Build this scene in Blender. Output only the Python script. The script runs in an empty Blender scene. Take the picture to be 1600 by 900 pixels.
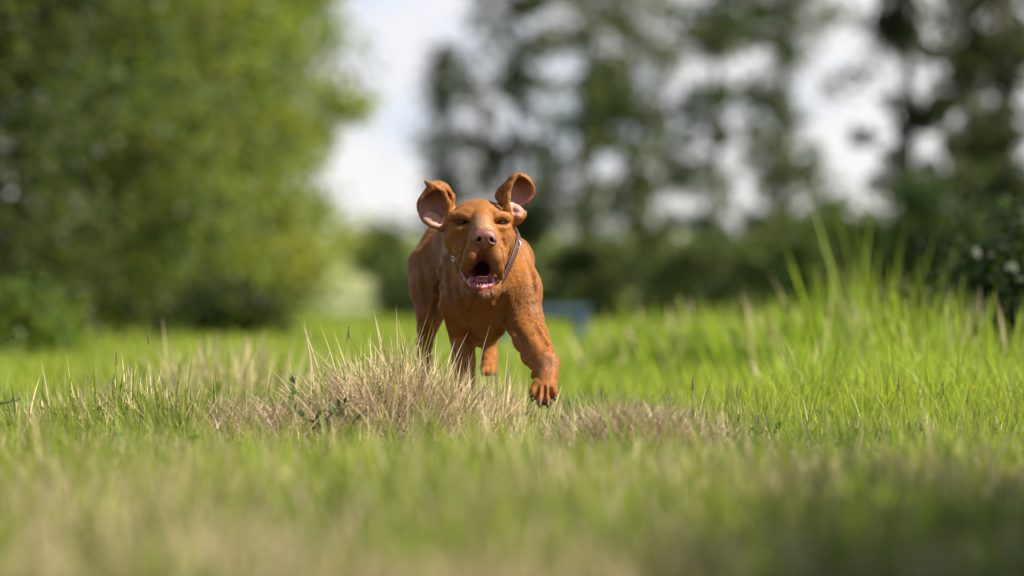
import bpy, math, random
import numpy as np
from mathutils import Vector
random.seed(7)
rng = np.random.default_rng(7)
S = bpy.context.scene
COL = S.collection

# ---------------------------------------------------------------- camera
EYE = 0.41          # camera height above the ground at the dog
FPX = 6000.0        # focal length in 1600-wide pixels (135 mm on 36 mm)
cam_d = bpy.data.cameras.new("camera")
cam = bpy.data.objects.new("camera", cam_d)
COL.objects.link(cam)
S.camera = cam
cam.location = (0, 0, EYE)
cam.rotation_euler = (math.radians(90), 0, 0)
cam_d.lens = 135
cam_d.sensor_width = 36
cam_d.clip_start = 0.1
cam_d.clip_end = 5000
cam_d.dof.use_dof = True
cam_d.dof.focus_distance = 9.9
cam_d.dof.aperture_fstop = 1.8

# ---------------------------------------------------------------- sky + sun
SUN_AZ = math.radians(110)     # measured from +Y (view) towards +X (right)
SUN_EL = math.radians(46)
w = bpy.data.worlds.new("World")
S.world = w
w.use_nodes = True
nt = w.node_tree
for n in list(nt.nodes): nt.nodes.remove(n)
out = nt.nodes.new("ShaderNodeOutputWorld")
bg = nt.nodes.new("ShaderNodeBackground"); bg.inputs[1].default_value = 0.1
sky = nt.nodes.new("ShaderNodeTexSky"); sky.sky_type = 'NISHITA'; sky.sun_disc = False
sky.sun_elevation = SUN_EL; sky.sun_rotation = SUN_AZ
sky.air_density = 1.0; sky.dust_density = 0.3
tc = nt.nodes.new("ShaderNodeTexCoord")
mp = nt.nodes.new("ShaderNodeMapping"); mp.inputs['Scale'].default_value = (1, 1, 2.2)
mp.inputs['Location'].default_value = (0.35, 0.1, 0.2)
no = nt.nodes.new("ShaderNodeTexNoise"); no.inputs['Scale'].default_value = 6.0; no.inputs['Detail'].default_value = 6
rp = nt.nodes.new("ShaderNodeValToRGB")
rp.color_ramp.elements[0].position = 0.46; rp.color_ramp.elements[1].position = 0.62
mix = nt.nodes.new("ShaderNodeMix"); mix.data_type = 'RGBA'
# the veil itself varies from white cloud to pale blue haze
mp2 = nt.nodes.new("ShaderNodeMapping"); mp2.inputs['Scale'].default_value = (1, 1, 1.6); mp2.inputs['Location'].default_value = (0.25, 2.57, 3.41)
no2 = nt.nodes.new("ShaderNodeTexNoise"); no2.inputs['Scale'].default_value = 7.0; no2.inputs['Detail'].default_value = 4
rp2 = nt.nodes.new("ShaderNodeValToRGB")
rp2.color_ramp.elements[0].position = 0.35; rp2.color_ramp.elements[0].color = (0.72, 0.82, 0.97, 1)
rp2.color_ramp.elements[1].position = 0.485; rp2.color_ramp.elements[1].color = (1.0, 0.98, 0.985, 1)
vs = nt.nodes.new("ShaderNodeVectorMath"); vs.operation = 'SCALE'; vs.inputs['Scale'].default_value = 5.0
nt.links.new(tc.outputs['Generated'], mp2.inputs[0]); nt.links.new(mp2.outputs[0], no2.inputs['Vector']); nt.links.new(no2.outputs['Fac'], rp2.inputs[0])
nt.links.new(rp2.outputs[0], vs.inputs[0]); nt.links.new(vs.outputs[0], mix.inputs['B'])
nt.links.new(tc.outputs['Generated'], mp.inputs[0]); nt.links.new(mp.outputs[0], no.inputs['Vector'])
# cloud thickens towards the horizon on every side
sp = nt.nodes.new("ShaderNodeSeparateXYZ"); nt.links.new(tc.outputs['Generated'], sp.inputs[0])
hz_ = nt.nodes.new("ShaderNodeMapRange"); hz_.interpolation_type = 'SMOOTHSTEP'
hz_.inputs[1].default_value = 0.0; hz_.inputs[2].default_value = 0.45; hz_.inputs[3].default_value = 0.30; hz_.inputs[4].default_value = -0.03
nt.links.new(sp.outputs['Z'], hz_.inputs[0])
ad = nt.nodes.new("ShaderNodeMath"); ad.operation = 'ADD'; nt.links.new(no.outputs['Fac'], ad.inputs[0]); nt.links.new(hz_.outputs[0], ad.inputs[1])
nt.links.new(ad.outputs[0], rp.inputs[0]); nt.links.new(rp.outputs[0], mix.inputs['Factor'])
nt.links.new(sky.outputs[0], mix.inputs['A']); nt.links.new(mix.outputs['Result'], bg.inputs[0])
nt.links.new(bg.outputs[0], out.inputs[0])

sun_d = bpy.data.lights.new("sun", 'SUN'); sun_d.energy = 5.0; sun_d.angle = math.radians(0.5)
sun_d.color = (1.0, 0.9, 0.74)
sun = bpy.data.objects.new("sun", sun_d); COL.objects.link(sun)
sd = Vector((math.sin(SUN_AZ)*math.cos(SUN_EL), math.cos(SUN_AZ)*math.cos(SUN_EL), math.sin(SUN_EL)))
sun.rotation_euler = (-sd).to_track_quat('-Z', 'Y').to_euler()
sun.location = sd*50

S.view_settings.view_transform = 'Standard'
S.view_settings.look = 'None'
S.view_settings.exposure = 0.95
S.view_settings.gamma = 1.0
S.render.engine = 'CYCLES'
S.cycles.use_denoising = True
S.cycles.max_bounces = 8
S.cycles.transparent_max_bounces = 8
S.cycles.sample_clamp_indirect = 6

# ---------------------------------------------------------------- helpers
def tag(o, label=None, cat=None, group=None, kind=None):
    if label: o['label'] = label
    if cat: o['category'] = cat
    if group: o['group'] = group
    if kind: o['kind'] = kind
    return o

def mesh_np(name, V, F, mat=None, parent=None, smooth=True, col=None, colname='tint'):
    """one mesh object from numpy verts and quad or tri faces"""
    V = np.asarray(V, np.float32); F = np.asarray(F, np.int32)
    me = bpy.data.meshes.new(name)
    k = F.shape[1]
    me.vertices.add(len(V)); me.vertices.foreach_set('co', V.ravel())
    me.loops.add(F.size); me.loops.foreach_set('vertex_index', F.ravel())
    me.polygons.add(len(F)); me.polygons.foreach_set('loop_start', np.arange(len(F), dtype=np.int32)*k)
    if smooth: me.polygons.foreach_set('use_smooth', np.ones(len(F), bool))
    me.update(calc_edges=True)
    if col is not None:
        a = me.color_attributes.new(colname, 'FLOAT_COLOR', 'POINT')
        c = np.ones((len(V), 4), np.float32); c[:, :3] = col
        a.data.foreach_set('color', c.ravel())
    if mat: me.materials.append(mat)
    o = bpy.data.objects.new(name, me); COL.objects.link(o)
    if parent: o.parent = parent
    return o

def new_mat(name):
    m = bpy.data.materials.new(name); m.use_nodes = True
    nt = m.node_tree
    b = nt.nodes['Principled BSDF']
    return m, nt, b

def noise(nt, scale, detail=3, coord='Object'):
    t = nt.nodes.new("ShaderNodeTexCoord"); n = nt.nodes.new("ShaderNodeTexNoise")
    n.inputs['Scale'].default_value = scale; n.inputs['Detail'].default_value = detail
    nt.links.new(t.outputs[coord], n.inputs['Vector'])
    return n

def simple_mat(name, rgb, rough=0.6, var=0.25, scale=40, spec=0.4, bump=0.0):
    m, nt, b = new_mat(name)
    n = noise(nt, scale)
    r = nt.nodes.new("ShaderNodeValToRGB")
    r.color_ramp.elements[0].position = .3; r.color_ramp.elements[1].position = .7
    r.color_ramp.elements[0].color = (*[c*(1-var) for c in rgb], 1)
    r.color_ramp.elements[1].color = (*[min(1, c*(1+var)) for c in rgb], 1)
    nt.links.new(n.outputs['Fac'], r.inputs[0]); nt.links.new(r.outputs[0], b.inputs['Base Color'])
    b.inputs['Roughness'].default_value = rough
    b.inputs['Specular IOR Level'].default_value = spec
    if bump:
        bp = nt.nodes.new("ShaderNodeBump"); bp.inputs['Strength'].default_value = bump
        bp.inputs['Distance'].default_value = 0.002
        nt.links.new(n.outputs['Fac'], bp.inputs['Height']); nt.links.new(bp.outputs[0], b.inputs['Normal'])
    return m
# ================================================================ the land
_lat = {}
def vn(x, y, sc, seed=0):
    """value noise 0..1"""
    if seed not in _lat: _lat[seed] = np.random.default_rng(1000+seed).random((257, 257))
    L = _lat[seed]
    u = np.asarray(x)/sc+97.3; v = np.asarray(y)/sc+41.7
    i = np.floor(u).astype(int); j = np.floor(v).astype(int); f = u-i; g = v-j
    f = f*f*(3-2*f); g = g*g*(3-2*g); i %= 256; j %= 256
    return L[i, j]*(1-f)*(1-g)+L[i+1, j]*f*(1-g)+L[i, j+1]*(1-f)*g+L[i+1, j+1]*f*g
def fbm(x, y, sc, seed=0): return (vn(x, y, sc, seed)*.55+vn(x, y, sc*.47, seed+1)*.3+vn(x, y, sc*.21, seed+2)*.15)
def bump(x, y, cx, cy, rx, ry): return np.exp(-((x-cx)/rx)**2-((y-cy)/ry)**2)

def X_at(px, d): return (px-800)*d/FPX
MOUNDS = [(X_at(620, 9.75), 9.9, .25, .30, .115), (X_at(205, 9.7), 9.75, .36, .35, .085), (X_at(990, 9.1), 9.1, .12, .12, .03), (X_at(1090, 9.5), 9.5, .3, .3, .03),
          (X_at(350, 13), 13.0, .5, .8, .05)]
def H(x, y):
    x = np.asarray(x, float); y = np.asarray(y, float)
    z = (fbm(x, y, .9, 3)-.5)*.05*np.clip(y/6, .3, 1)
    for cx, cy, rx, ry, h in MOUNDS: z = z+h*bump(x, y, cx, cy, rx, ry)
    z = z*np.clip((60-y)/30, 0, 1)
    z = z+np.interp(y, [-50, 42, 60, 90, 150, 300, 600, 4000], [0, 0, .16, .62, 2.3, 4.6, 5.0, 5.0])
    return z

ys = np.concatenate([np.arange(-6, 4, 1.), np.arange(4, 16, .06), np.arange(16, 45, .4), np.arange(45, 160, 4), np.array([180, 220, 300, 450, 700, 1200, 2500, 4000.])])
us = np.concatenate([-np.geomspace(3000, 3.2, 26), np.arange(-3.1, 3.15, .07), np.geomspace(3.2, 3000, 26)])
gx, gy = np.meshgrid(us, ys, indexing='ij')
gv = np.stack([gx, gy, H(gx, gy)], -1).reshape(-1, 3)
n1_, n2_ = gx.shape
ii, jj = np.meshgrid(np.arange(n1_-1), np.arange(n2_-1), indexing='ij')
gf = np.stack([ii*n2_+jj, (ii+1)*n2_+jj, (ii+1)*n2_+jj+1, ii*n2_+jj+1], -1).reshape(-1, 4)
m_ground, nt, b = new_mat('meadow_soil')
na = noise(nt, 2.2, 6); nb = noise(nt, .07, 3)
ra = nt.nodes.new('ShaderNodeValToRGB')
for e, p, c in zip(ra.color_ramp.elements, (.35, .65), ((.05, .065, .015, 1), (.14, .12, .06, 1))): e.position = p; e.color = c
rb = nt.nodes.new('ShaderNodeValToRGB')
for e, p, c in zip(rb.color_ramp.elements, (.38, .62), ((.10, .16, .03, 1), (.20, .21, .07, 1))): e.position = p; e.color = c
geo = nt.nodes.new('ShaderNodeNewGeometry'); sx = nt.nodes.new('ShaderNodeSeparateXYZ'); nt.links.new(geo.outputs['Position'], sx.inputs[0])
mr = nt.nodes.new('ShaderNodeMapRange'); mr.inputs[1].default_value = 18; mr.inputs[2].default_value = 40
nt.links.new(sx.outputs['Y'], mr.inputs[0])
mx = nt.nodes.new('ShaderNodeMix'); mx.data_type = 'RGBA'
nt.links.new(na.outputs['Fac'], ra.inputs[0]); nt.links.new(nb.outputs['Fac'], rb.inputs[0])
nt.links.new(mr.outputs[0], mx.inputs['Factor']); nt.links.new(ra.outputs[0], mx.inputs['A']); nt.links.new(rb.outputs[0], mx.inputs['B'])
nt.links.new(mx.outputs['Result'], b.inputs['Base Color']); b.inputs['Roughness'].default_value = .95; b.inputs['Specular IOR Level'].default_value = .1
g = mesh_np('ground', gv, gf, m_ground); tag(g, 'meadow ground rising to a far slope', kind='structure')

# pale mown field on the far slope, left of the dog
ux = np.linspace(0, 1, 30); uy = np.linspace(48, 92, 40)
fx, fy = np.meshgrid(ux, uy, indexing='ij')
xl = np.interp(fy, [48, 60, 92], [X_at(430, 48), X_at(440, 60), X_at(500, 92)])+(vn(fy, fy*0, 5, 9)-.5)*1.6
xr = np.interp(fy, [48, 60, 92], [X_at(600, 48), X_at(640, 60), X_at(650, 92)])+(vn(fy, fy*0, 5, 10)-.5)*1.8
fx = xl+(xr-xl)*fx
fv = np.stack([fx, fy, H(fx, fy)+.03], -1).reshape(-1, 3)
ii, jj = np.meshgrid(np.arange(29), np.arange(39), indexing='ij')
ff = np.stack([ii*40+jj, (ii+1)*40+jj, (ii+1)*40+jj+1, ii*40+jj+1], -1).reshape(-1, 4)
m_pale = simple_mat('mown_straw', (.24, .26, .11), .95, .2, 1.3, .1)
tag(mesh_np('field', fv, ff, m_pale), 'pale mown field on the far slope', kind='structure')

# ---------------------------------------------------------------- leaf materials
def leaf_mat(name, trans=.45, rough=.5, tmul=(1.5, 1.6, .7), spec=.3):
    m = bpy.data.materials.new(name); m.use_nodes = True; nt = m.node_tree
    for n in list(nt.nodes): nt.nodes.remove(n)
    o = nt.nodes.new('ShaderNodeOutputMaterial'); b = nt.nodes.new('ShaderNodeBsdfPrincipled'); t = nt.nodes.new('ShaderNodeBsdfTranslucent')
    mx = nt.nodes.new('ShaderNodeMixShader'); mx.inputs[0].default_value = trans
    at = nt.nodes.new('ShaderNodeAttribute'); at.attribute_name = 'tint'
    vm = nt.nodes.new('ShaderNodeVectorMath'); vm.operation = 'MULTIPLY'; vm.inputs[1].default_value = tmul
    nt.links.new(at.outputs['Color'], b.inputs['Base Color']); nt.links.new(at.outputs['Color'], vm.inputs[0]); nt.links.new(vm.outputs[0], t.inputs['Color'])
    b.inputs['Roughness'].default_value = rough; b.inputs['Specular IOR Level'].default_value = spec
    nt.links.new(b.outputs[0], mx.inputs[1]); nt.links.new(t.outputs[0], mx.inputs[2]); nt.links.new(mx.outputs[0], o.inputs[0])
    return m
m_leaf = leaf_mat('tree_leaf', .5, .5, (2.1, 2.1, .9)); m_blade = leaf_mat('grass_blade', .5, .45, (1.8, 2.0, .8), .35); m_straw = leaf_mat('dry_straw', .3, .55, (1.1, 1.05, .95), .3)
m_bark = simple_mat('bark', (.10, .085, .065), .9, .4, 9, .2, .6)

def tube(path, radii, n=7):
    path = np.asarray(path, float); V = []; F = []
    for i, p in enumerate(path):
        t = path[min(i+1, len(path)-1)]-path[max(i-1, 0)]; t /= np.linalg.norm(t)+1e-9
        a = np.cross(t, (0.31, .95, .05)); a /= np.linalg.norm(a); b_ = np.cross(t, a)
        for k in range(n):
            th = 2*math.pi*k/n; V.append(p+radii[i]*(a*math.cos(th)+b_*math.sin(th)))
    for i in range(len(path)-1):
        for k in range(n): F.append((i*n+k, i*n+(k+1) % n, (i+1)*n+(k+1) % n, (i+1)*n+k))
    return V, F
def join(parts):
    V = []; F = []
    for v, f in parts:
        o = len(V); V += list(v); F += [tuple(i+o for i in q) for q in f]
    return np.array(V), np.array(F)

def leaves(centres, sizes, cols, r, up=.25, aspect=.62):
    n = len(centres)
    d = r.normal(size=(n, 3)); d[:, 2] -= .2; d /= np.linalg.norm(d, axis=1)[:, None]
    nn = r.normal(size=(n, 3)); nn[:, 2] += up*3; s = np.cross(d, nn); s /= np.linalg.norm(s, axis=1)[:, None]+1e-9
    L = sizes[:, None]*.5; W = L*aspect
    V = np.stack([centres-d*L, centres+s*W*.9-d*L*.1, centres+d*L, centres-s*W*.9-d*L*.1], 1).reshape(-1, 3)
    F = np.arange(n*4).reshape(n, 4)
    return V, F, np.repeat(cols, 4, 0)

def crown_points(r, n_leaf, n_clump, rx, ry, z0, z1, shell=.55, clump=.28, flat=1.0, prof=None):
    """leaf positions gathered in clumps through a crown volume"""
    th = r.random(n_clump)*2*math.pi; h = r.random(n_clump)
    pr = np.interp(h, *(prof or ([0, .12, .35, .7, 1], [.45, .8, 1, .75, .12])))
    rad = (shell+(1-shell)*r.random(n_clump)**.6)*pr*(.8+.4*r.random(n_clump))
    c = np.stack([np.cos(th)*rad*rx, np.sin(th)*rad*ry, z0+(z1-z0)*h], 1)
    inner = r.random(n_clump) < .3; c[inner, :2] *= r.random((inner.sum(), 1))
    k = r.integers(0, n_clump, n_leaf)
    g = r.normal(size=(n_leaf, 3))*clump*np.array([1, 1, .75])*(.6+.8*r.random(n_clump))[k][:, None]
    return c[k]+g, c, k

def make_tree(name, label, group, x, y, height, rx, z0, n_leaf, n_clump, leaf, tint, seed, clump=.25, trunk_r=.08, lean=(0, 0), shell=.5, cat='tree', limbs=9, prof=None, ry=None, hicut=None, colvar=.3):
    r = np.random.default_rng(seed); base = float(H(x, y))
    root = bpy.data.objects.new(name, None); COL.objects.link(root); root.location = (x, y, base)
    tag(root, label, cat, group)
    P_, c, k = crown_points(r, n_leaf, n_clump, rx, ry or rx, z0, height, shell, clump, prof=prof)
    P_[:, 0] += lean[0]*P_[:, 2]/height; P_[:, 1] += lean[1]*P_[:, 2]/height
    P_[:, 2] = np.maximum(P_[:, 2], .03)
    sz = leaf*(.6+.8*r.random(n_leaf))
    cl = np.array(tint)*(1+colvar*(r.random(n_clump)-.5)*2)[k][:, None]*(.8+.4*r.random(n_leaf))[:, None]*np.array([1, 1, 1])
    cl[:, 0] *= 1+.35*(r.random(n_clump)-.4)[k]
    V, F, CC = leaves(P_, sz, cl, r)
    # trunk with limbs reaching the clumps
    hh = height*.92; q = []
    zz = np.linspace(-.1, hh, 9); wob = np.cumsum(r.normal(size=(9, 2))*.02*height/6, 0); wob -= wob[0]
    path = [(wob[i, 0]+lean[0]*max(z, 0)/height, wob[i, 1]+lean[1]*max(z, 0)/height, z) for i, z in enumerate(zz)]
    q.append(tube(path, [trunk_r*(1-.85*i/8)+.006 for i in range(9)]))
    for t in r.choice(n_clump, min(limbs, n_clump), replace=False):
        e = c[t].copy(); e[0] += lean[0]*e[2]/height; e[1] += lean[1]*e[2]/height
        zs = max(.1, e[2]-.25*height*r.random()-.1); s = np.array([np.interp(zs, zz, [p[0] for p in path]), np.interp(zs, zz, [p[1] for p in path]), zs])
        mid = (s+e)/2+np.array([0, 0, -.06*height*r.random()*.4])
        rr = trunk_r*.38*(1-.6*zs/height)
        q.append(tube([s, mid, e], [rr, rr*.7, rr*.25], 5))
    tv, tf = join(q)
    mesh_np('trunk', tv, tf, m_bark, root)
    mesh_np('crown', V, F, m_leaf, root, smooth=False, col=CC)
    return root

# ---------------------------------------------------------------- trees on the left, sunlit
LT = 'sunlit broad-leaved trees on the left'
POP = ([0, .1, .3, .7, 1], [.75, .95, 1, .8, .15])
yg = (.13, .165, .042); dg = (.048, .068, .022)
make_tree('broadleaf_tree', 'tall dark green tree at the left edge, nearest of the sunlit tree row', LT, X_at(-20, 27), 27, 5.5, .80, .05, 20000, 130, .10, dg, 11, .22, .10, prof=POP, shell=.35, limbs=14)
make_tree('broadleaf_tree', 'tall olive green tree second from the left edge, behind the round light bush', LT, X_at(140, 32), 32, 5.8, .95, .05, 24000, 140, .10, (.085, .115, .032), 12, .22, .10, prof=POP, shell=.35, limbs=14)
make_tree('broadleaf_tree', 'yellow green tree in the middle of the sunlit row, tall and full', LT, X_at(290, 38), 38, 6.0, 1.0, .1, 24000, 140, .11, yg, 13, .24, .10, prof=POP, shell=.35, limbs=14)
make_tree('broadleaf_tree', 'bright yellow green tree ending the sunlit row beside the pale sky gap', LT, X_at(402, 45), 45, 5.0, 1.08, .1, 24000, 140, .11, (.185, .225, .055), 14, .2, .09, prof=([0, .15, .4, .75, 1], [.6, .9, 1, .85, .25]), shell=.35, limbs=14)

# ---------------------------------------------------------------- slender trees beyond the hedge, seen against the sky
RT = 'slender trees against the pale sky'
gg = (.058, .082, .038)
for px_, d, hgt, rx, nl, seed, lb in ((705, 62, 4.1, .55, 1500, 21, 'smallest slender tree, thin and sparse, standing apart at the left of its row'),
                                      (820, 60, 8.5, .95, 7500, 22, 'slender sparse tree rising above the dog\'s right-hand ear'),
                                      (915, 57, 9, .85, 7500, 23, 'slender leaning tree with dark trunk, second beyond the dog\'s ears'),
                                      (1010, 62, 9, .85, 7500, 24, 'slender tree with a dark upright trunk above the blue hurdle'),
                                      (1120, 60, 9, .95, 8000, 25, 'slender airy tree midway along the row above the lit tall grass'),
                                      (1225, 58, 8.5, .8, 6500, 26, 'last slender tree of the row before the bright gap of sky')):
    make_tree('slender_tree', lb, RT, X_at(px_, d), d, hgt, rx, .9, int(nl*1.75), 170, .11, gg, seed, .125, .07, lean=(random.uniform(-.5, .6), 0), shell=.2, limbs=16, prof=([0, .1, .5, 1], [.5, .9, 1, .3]))
DT = 'dark tall trees at the right'
for px_, d, hgt, rx, nl, seed, lb in ((1425, 42, 7.5, .55, 7500, 31, 'dark tree just right of the bright gap of sky'),
                                      (1505, 44, 8, .55, 7500, 32, 'dark airy tree between two others over the reed leaves'),
                                      (1585, 41, 8, .6, 9000, 33, 'darkest tall tree at the right edge above the black-green bush')):
    make_tree('dark_tree', lb, DT, X_at(px_, d), d, hgt, rx, .5, nl, 120, .11, (.04, .055, .026), seed, .10, .09, lean=(random.uniform(-.2, .3), 0), shell=.2, limbs=16, prof=([0, .1, .5, 1], [.7, 1, 1, .3]))

# ---------------------------------------------------------------- bushes and hedge
HB = 'bushes below the slender trees'
def bush(name, label, group, px_, d, rx, h, n, tint, seed, leaf=.08, clump=.1, cat='bush'):
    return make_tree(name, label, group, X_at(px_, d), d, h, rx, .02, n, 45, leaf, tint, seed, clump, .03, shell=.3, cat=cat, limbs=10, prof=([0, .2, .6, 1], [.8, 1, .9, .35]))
hb = (.06, .085, .028)
bush('hedge_bush', 'low dark bush left in the row, behind the blue hurdle', HB, 905, 44, .8, .85, 5000, hb, 41)
bush('hedge_bush', 'second dark bush of the row, right of the blue hurdle', HB, 1015, 42, .85, .95, 5600, hb, 42)
bush('hedge_bush', 'rounded dark bush behind the left of the lit tall grass', HB, 1115, 40, .8, .88, 5200, hb, 43)
bush('hedge_bush', 'dark bush behind the middle of the lit tall grass', HB, 1215, 38, .8, .95, 5200, hb, 44)
bush('hedge_bush', 'high dark bush filling the foot of the bright sky gap', HB, 1325, 36, .8, 1.2, 6000, (.05, .08, .02), 45)
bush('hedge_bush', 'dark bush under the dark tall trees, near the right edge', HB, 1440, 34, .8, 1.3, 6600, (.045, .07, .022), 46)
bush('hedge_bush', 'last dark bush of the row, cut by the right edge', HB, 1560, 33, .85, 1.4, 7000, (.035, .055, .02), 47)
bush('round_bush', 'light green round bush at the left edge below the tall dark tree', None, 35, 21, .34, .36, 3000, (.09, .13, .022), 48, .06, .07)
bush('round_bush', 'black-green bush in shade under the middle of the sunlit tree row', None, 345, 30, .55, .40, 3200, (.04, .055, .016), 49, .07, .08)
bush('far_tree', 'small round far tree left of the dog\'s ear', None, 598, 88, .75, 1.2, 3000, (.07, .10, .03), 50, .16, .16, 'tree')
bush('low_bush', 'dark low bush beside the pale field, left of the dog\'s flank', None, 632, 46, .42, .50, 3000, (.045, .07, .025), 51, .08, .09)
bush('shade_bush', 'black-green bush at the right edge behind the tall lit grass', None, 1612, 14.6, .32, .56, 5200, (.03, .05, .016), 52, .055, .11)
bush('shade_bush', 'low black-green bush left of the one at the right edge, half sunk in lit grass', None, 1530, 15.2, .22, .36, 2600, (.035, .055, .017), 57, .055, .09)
# just outside the frame: the bushes whose shade lies over the lower right corner
SH = 'bushes beside the path of the shade'
for (bx, by, brx, bh, sd_, lb) in ((1.75, 6.4, .5, 1.3, 53, 'leafy bush just past the right edge, tallest of the four there'), (1.65, 5.5, .5, 1.3, 54, 'leafy bush past the right edge beside the shaded corner'),
                              (1.45, 3.9, .45, 1.25, 55, 'leafy bush past the right edge, nearest the viewer'), (1.55, 4.7, .48, 1.3, 56, 'leafy bush past the right edge, second nearest the viewer of the four')):
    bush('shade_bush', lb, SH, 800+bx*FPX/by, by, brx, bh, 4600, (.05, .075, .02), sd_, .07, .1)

# ---------------------------------------------------------------- blue hurdle in the grass
m_blue = simple_mat('blue_paint', (.010, .034, .06), .5, .25, 14, .4)
def beam(a, b_, w_):
    a = np.array(a, float); b_ = np.array(b_, float); t = b_-a; t /= np.linalg.norm(t)
    s = np.cross(t, (0, 1, 0)); s /= np.linalg.norm(s); u_ = np.cross(t, s); k = w_/2; c = k*.8
    V = []
    for p in (a, b_):
        for (m, n) in ((-k, -c), (-c, -k), (c, -k), (k, -c), (k, c), (c, k), (-c, k), (-k, c)): V.append(p+s*m+u_*n)
    F = [(i, (i+1) % 8, 8+(i+1) % 8, 8+i) for i in range(8)]+[(0, 3, 4, 7), (0, 1, 2, 3), (4, 5, 6, 7), (8, 11, 12, 15), (8, 9, 10, 11), (12, 13, 14, 15)]
    return V, F
hd = 27.0; hz = float(H(X_at(860, hd), hd))
hur = bpy.data.objects.new('hurdle', None); COL.objects.link(hur); hur.location = (X_at(850, hd), hd, hz)
tag(hur, 'low blue painted hurdle standing in the grass behind the dog\'s raised leg', 'hurdle')
v, f = beam((.26, 0, -.05), (.26, 0, .19), .10); mesh_np('post', v, f, m_blue, hur, smooth=False)
v, f = beam((-.30, 0, -.05), (-.30, 0, .19), .10); mesh_np('post', v, f, m_blue, hur, smooth=False)
v, f = beam((-.36, 0, .235), (.32, 0, .235), .07); mesh_np('top_rail', v, f, m_blue, hur, smooth=False)
for sx_ in (.26, -.30):
    v, f = beam((sx_, -.2, .02), (sx_, -.046, .02), .05); mesh_np('foot', v, f, m_blue, hur, smooth=False)

# ---------------------------------------------------------------- unseen wood added behind the viewer and along the left to block sky fill
r_ = np.random.default_rng(77); n_ = 26000
an = np.radians(r_.uniform(150, 300, n_)); rad_ = 13+r_.normal(size=n_)*1.0
wx, wy = np.sin(an)*rad_, np.cos(an)*rad_+2
wz = r_.random(n_)**.9*6.5*(.75+.25*vn(an*13, an*0, 3, 60)); sz_ = .25+.3*r_.random(n_)
wv, wf, wc = leaves(np.stack([wx, wy, wz+.1], 1), sz_, np.array([.05, .075, .02])*(.6+.8*r_.random((n_, 1))), r_)
tag(mesh_np('fill_blocker_woods', wv, wf, m_leaf, smooth=False, col=wc), 'added leafy wood edge behind the viewer, blocking sky fill', kind='stuff')
# ================================================================ grass
def blades(x, y, h, wd, lean, az, col, z0=None, tipcol=None, seg=3, curl=1.0, r=rng):
    """one tapered bent blade per root"""
    n = len(x); z0 = H(x, y)-.006 if z0 is None else z0
    fz = r.random(n)*2*math.pi                       # which way the flat side looks
    V = np.zeros((n, 2*seg+1, 3), np.float32); CC = np.zeros((n, 2*seg+1, 3), np.float32)
    px_, py_, pz_ = np.array(x, float), np.array(y, float), np.array(z0, float)
    for i in range(seg+1):
        t = i/seg
        ww = wd*np.interp(t, [0, .3, .7, 1], [.75, 1, .7, 0])*.5
        cx, cy = np.cos(fz)*ww, np.sin(fz)*ww
        c = col if tipcol is None else col*(1-t)+tipcol*t
        if i < seg:
            V[:, 2*i] = np.stack([px_-cx, py_-cy, pz_], 1); V[:, 2*i+1] = np.stack([px_+cx, py_+cy, pz_], 1)
            CC[:, 2*i] = c; CC[:, 2*i+1] = c
        else:
            V[:, 2*seg] = np.stack([px_, py_, pz_], 1); CC[:, 2*seg] = c
        if i < seg:
            a = lean*(.45+curl*1.1*(i+.5)/seg)
            st = h/seg
            px_ = px_+np.sin(a)*np.cos(az)*st; py_ = py_+np.sin(a)*np.sin(az)*st; pz_ = pz_+np.cos(a)*st
    F = []
    for i in range(seg-1): F += [(2*i, 2*i+1, 2*i+3), (2*i, 2*i+3, 2*i+2)]
    F.append((2*seg-2, 2*seg-1, 2*seg))
    F = (np.arange(n)[:, None, None]*(2*seg+1)+np.array(F)[None]).reshape(-1, 3)
    return V.reshape(-1, 3), F, CC.reshape(-1, 3)

def scatter(n, d0, d1, margin=1.35, r=rng):
    """roots spread over the trapezium of meadow the view can see"""
    d = np.sqrt(r.random(n)*(d1*d1-d0*d0)+d0*d0)
    x = (r.random(n)*2-1)*800*d/FPX*margin
    return x, d

G_COOL = np.array([.065, .130, .018]); G_WARM = np.array([.175, .225, .022]); G_LIME = np.array([.205, .290, .014])
STRAW = np.array([.61, .50, .33]); BROWN = np.array([.27, .19, .115])
def dryness(x, y):
    """share of dead blades over the meadow"""
    d = .22+.75*(fbm(x, y, 1.1, 20)-.42)
    px_ = x/y*FPX+800
    d += .75*bump(x, y, X_at(640, 9.75), 9.75, .28, .5)            # tussock before the dog
    d += .55*bump(x, y, X_at(1050, 9.4), 9.4, .34, .45)            # dry patch right of the paw
    d += .25*bump(x, y, X_at(190, 9.8), 9.8, .35, .3)
    d += .35*bump(x, y, X_at(400, 9.3), 9.35, .14, .15)
    d += .30*bump(x, y, X_at(760, 10.4), 10.4, .35, .7)
    d += 1.3*np.clip((8.9-y)/1.0, 0, 1)*(fbm(x, y, .30, 25)-.45)+.22*np.clip((8.4-y)/1.0, 0, 1)
    d -= .55*np.clip((px_-1120)/160, 0, 1)*np.clip((y-8.6)/.8, 0, 1)
    d -= .62*np.clip((y-11)/2, 0, 1)
    d -= .8*bump(x, y, X_at(425, 10.0), 10.0, .17, .45)
    d -= .10*bump(x, y, X_at(150, 9.9), 9.9, .5, .8)
    d -= .3*bump(x, y, X_at(260, 9.4), 9.4, .15, .2)
    return np.clip(d, .02, .95)

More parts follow.
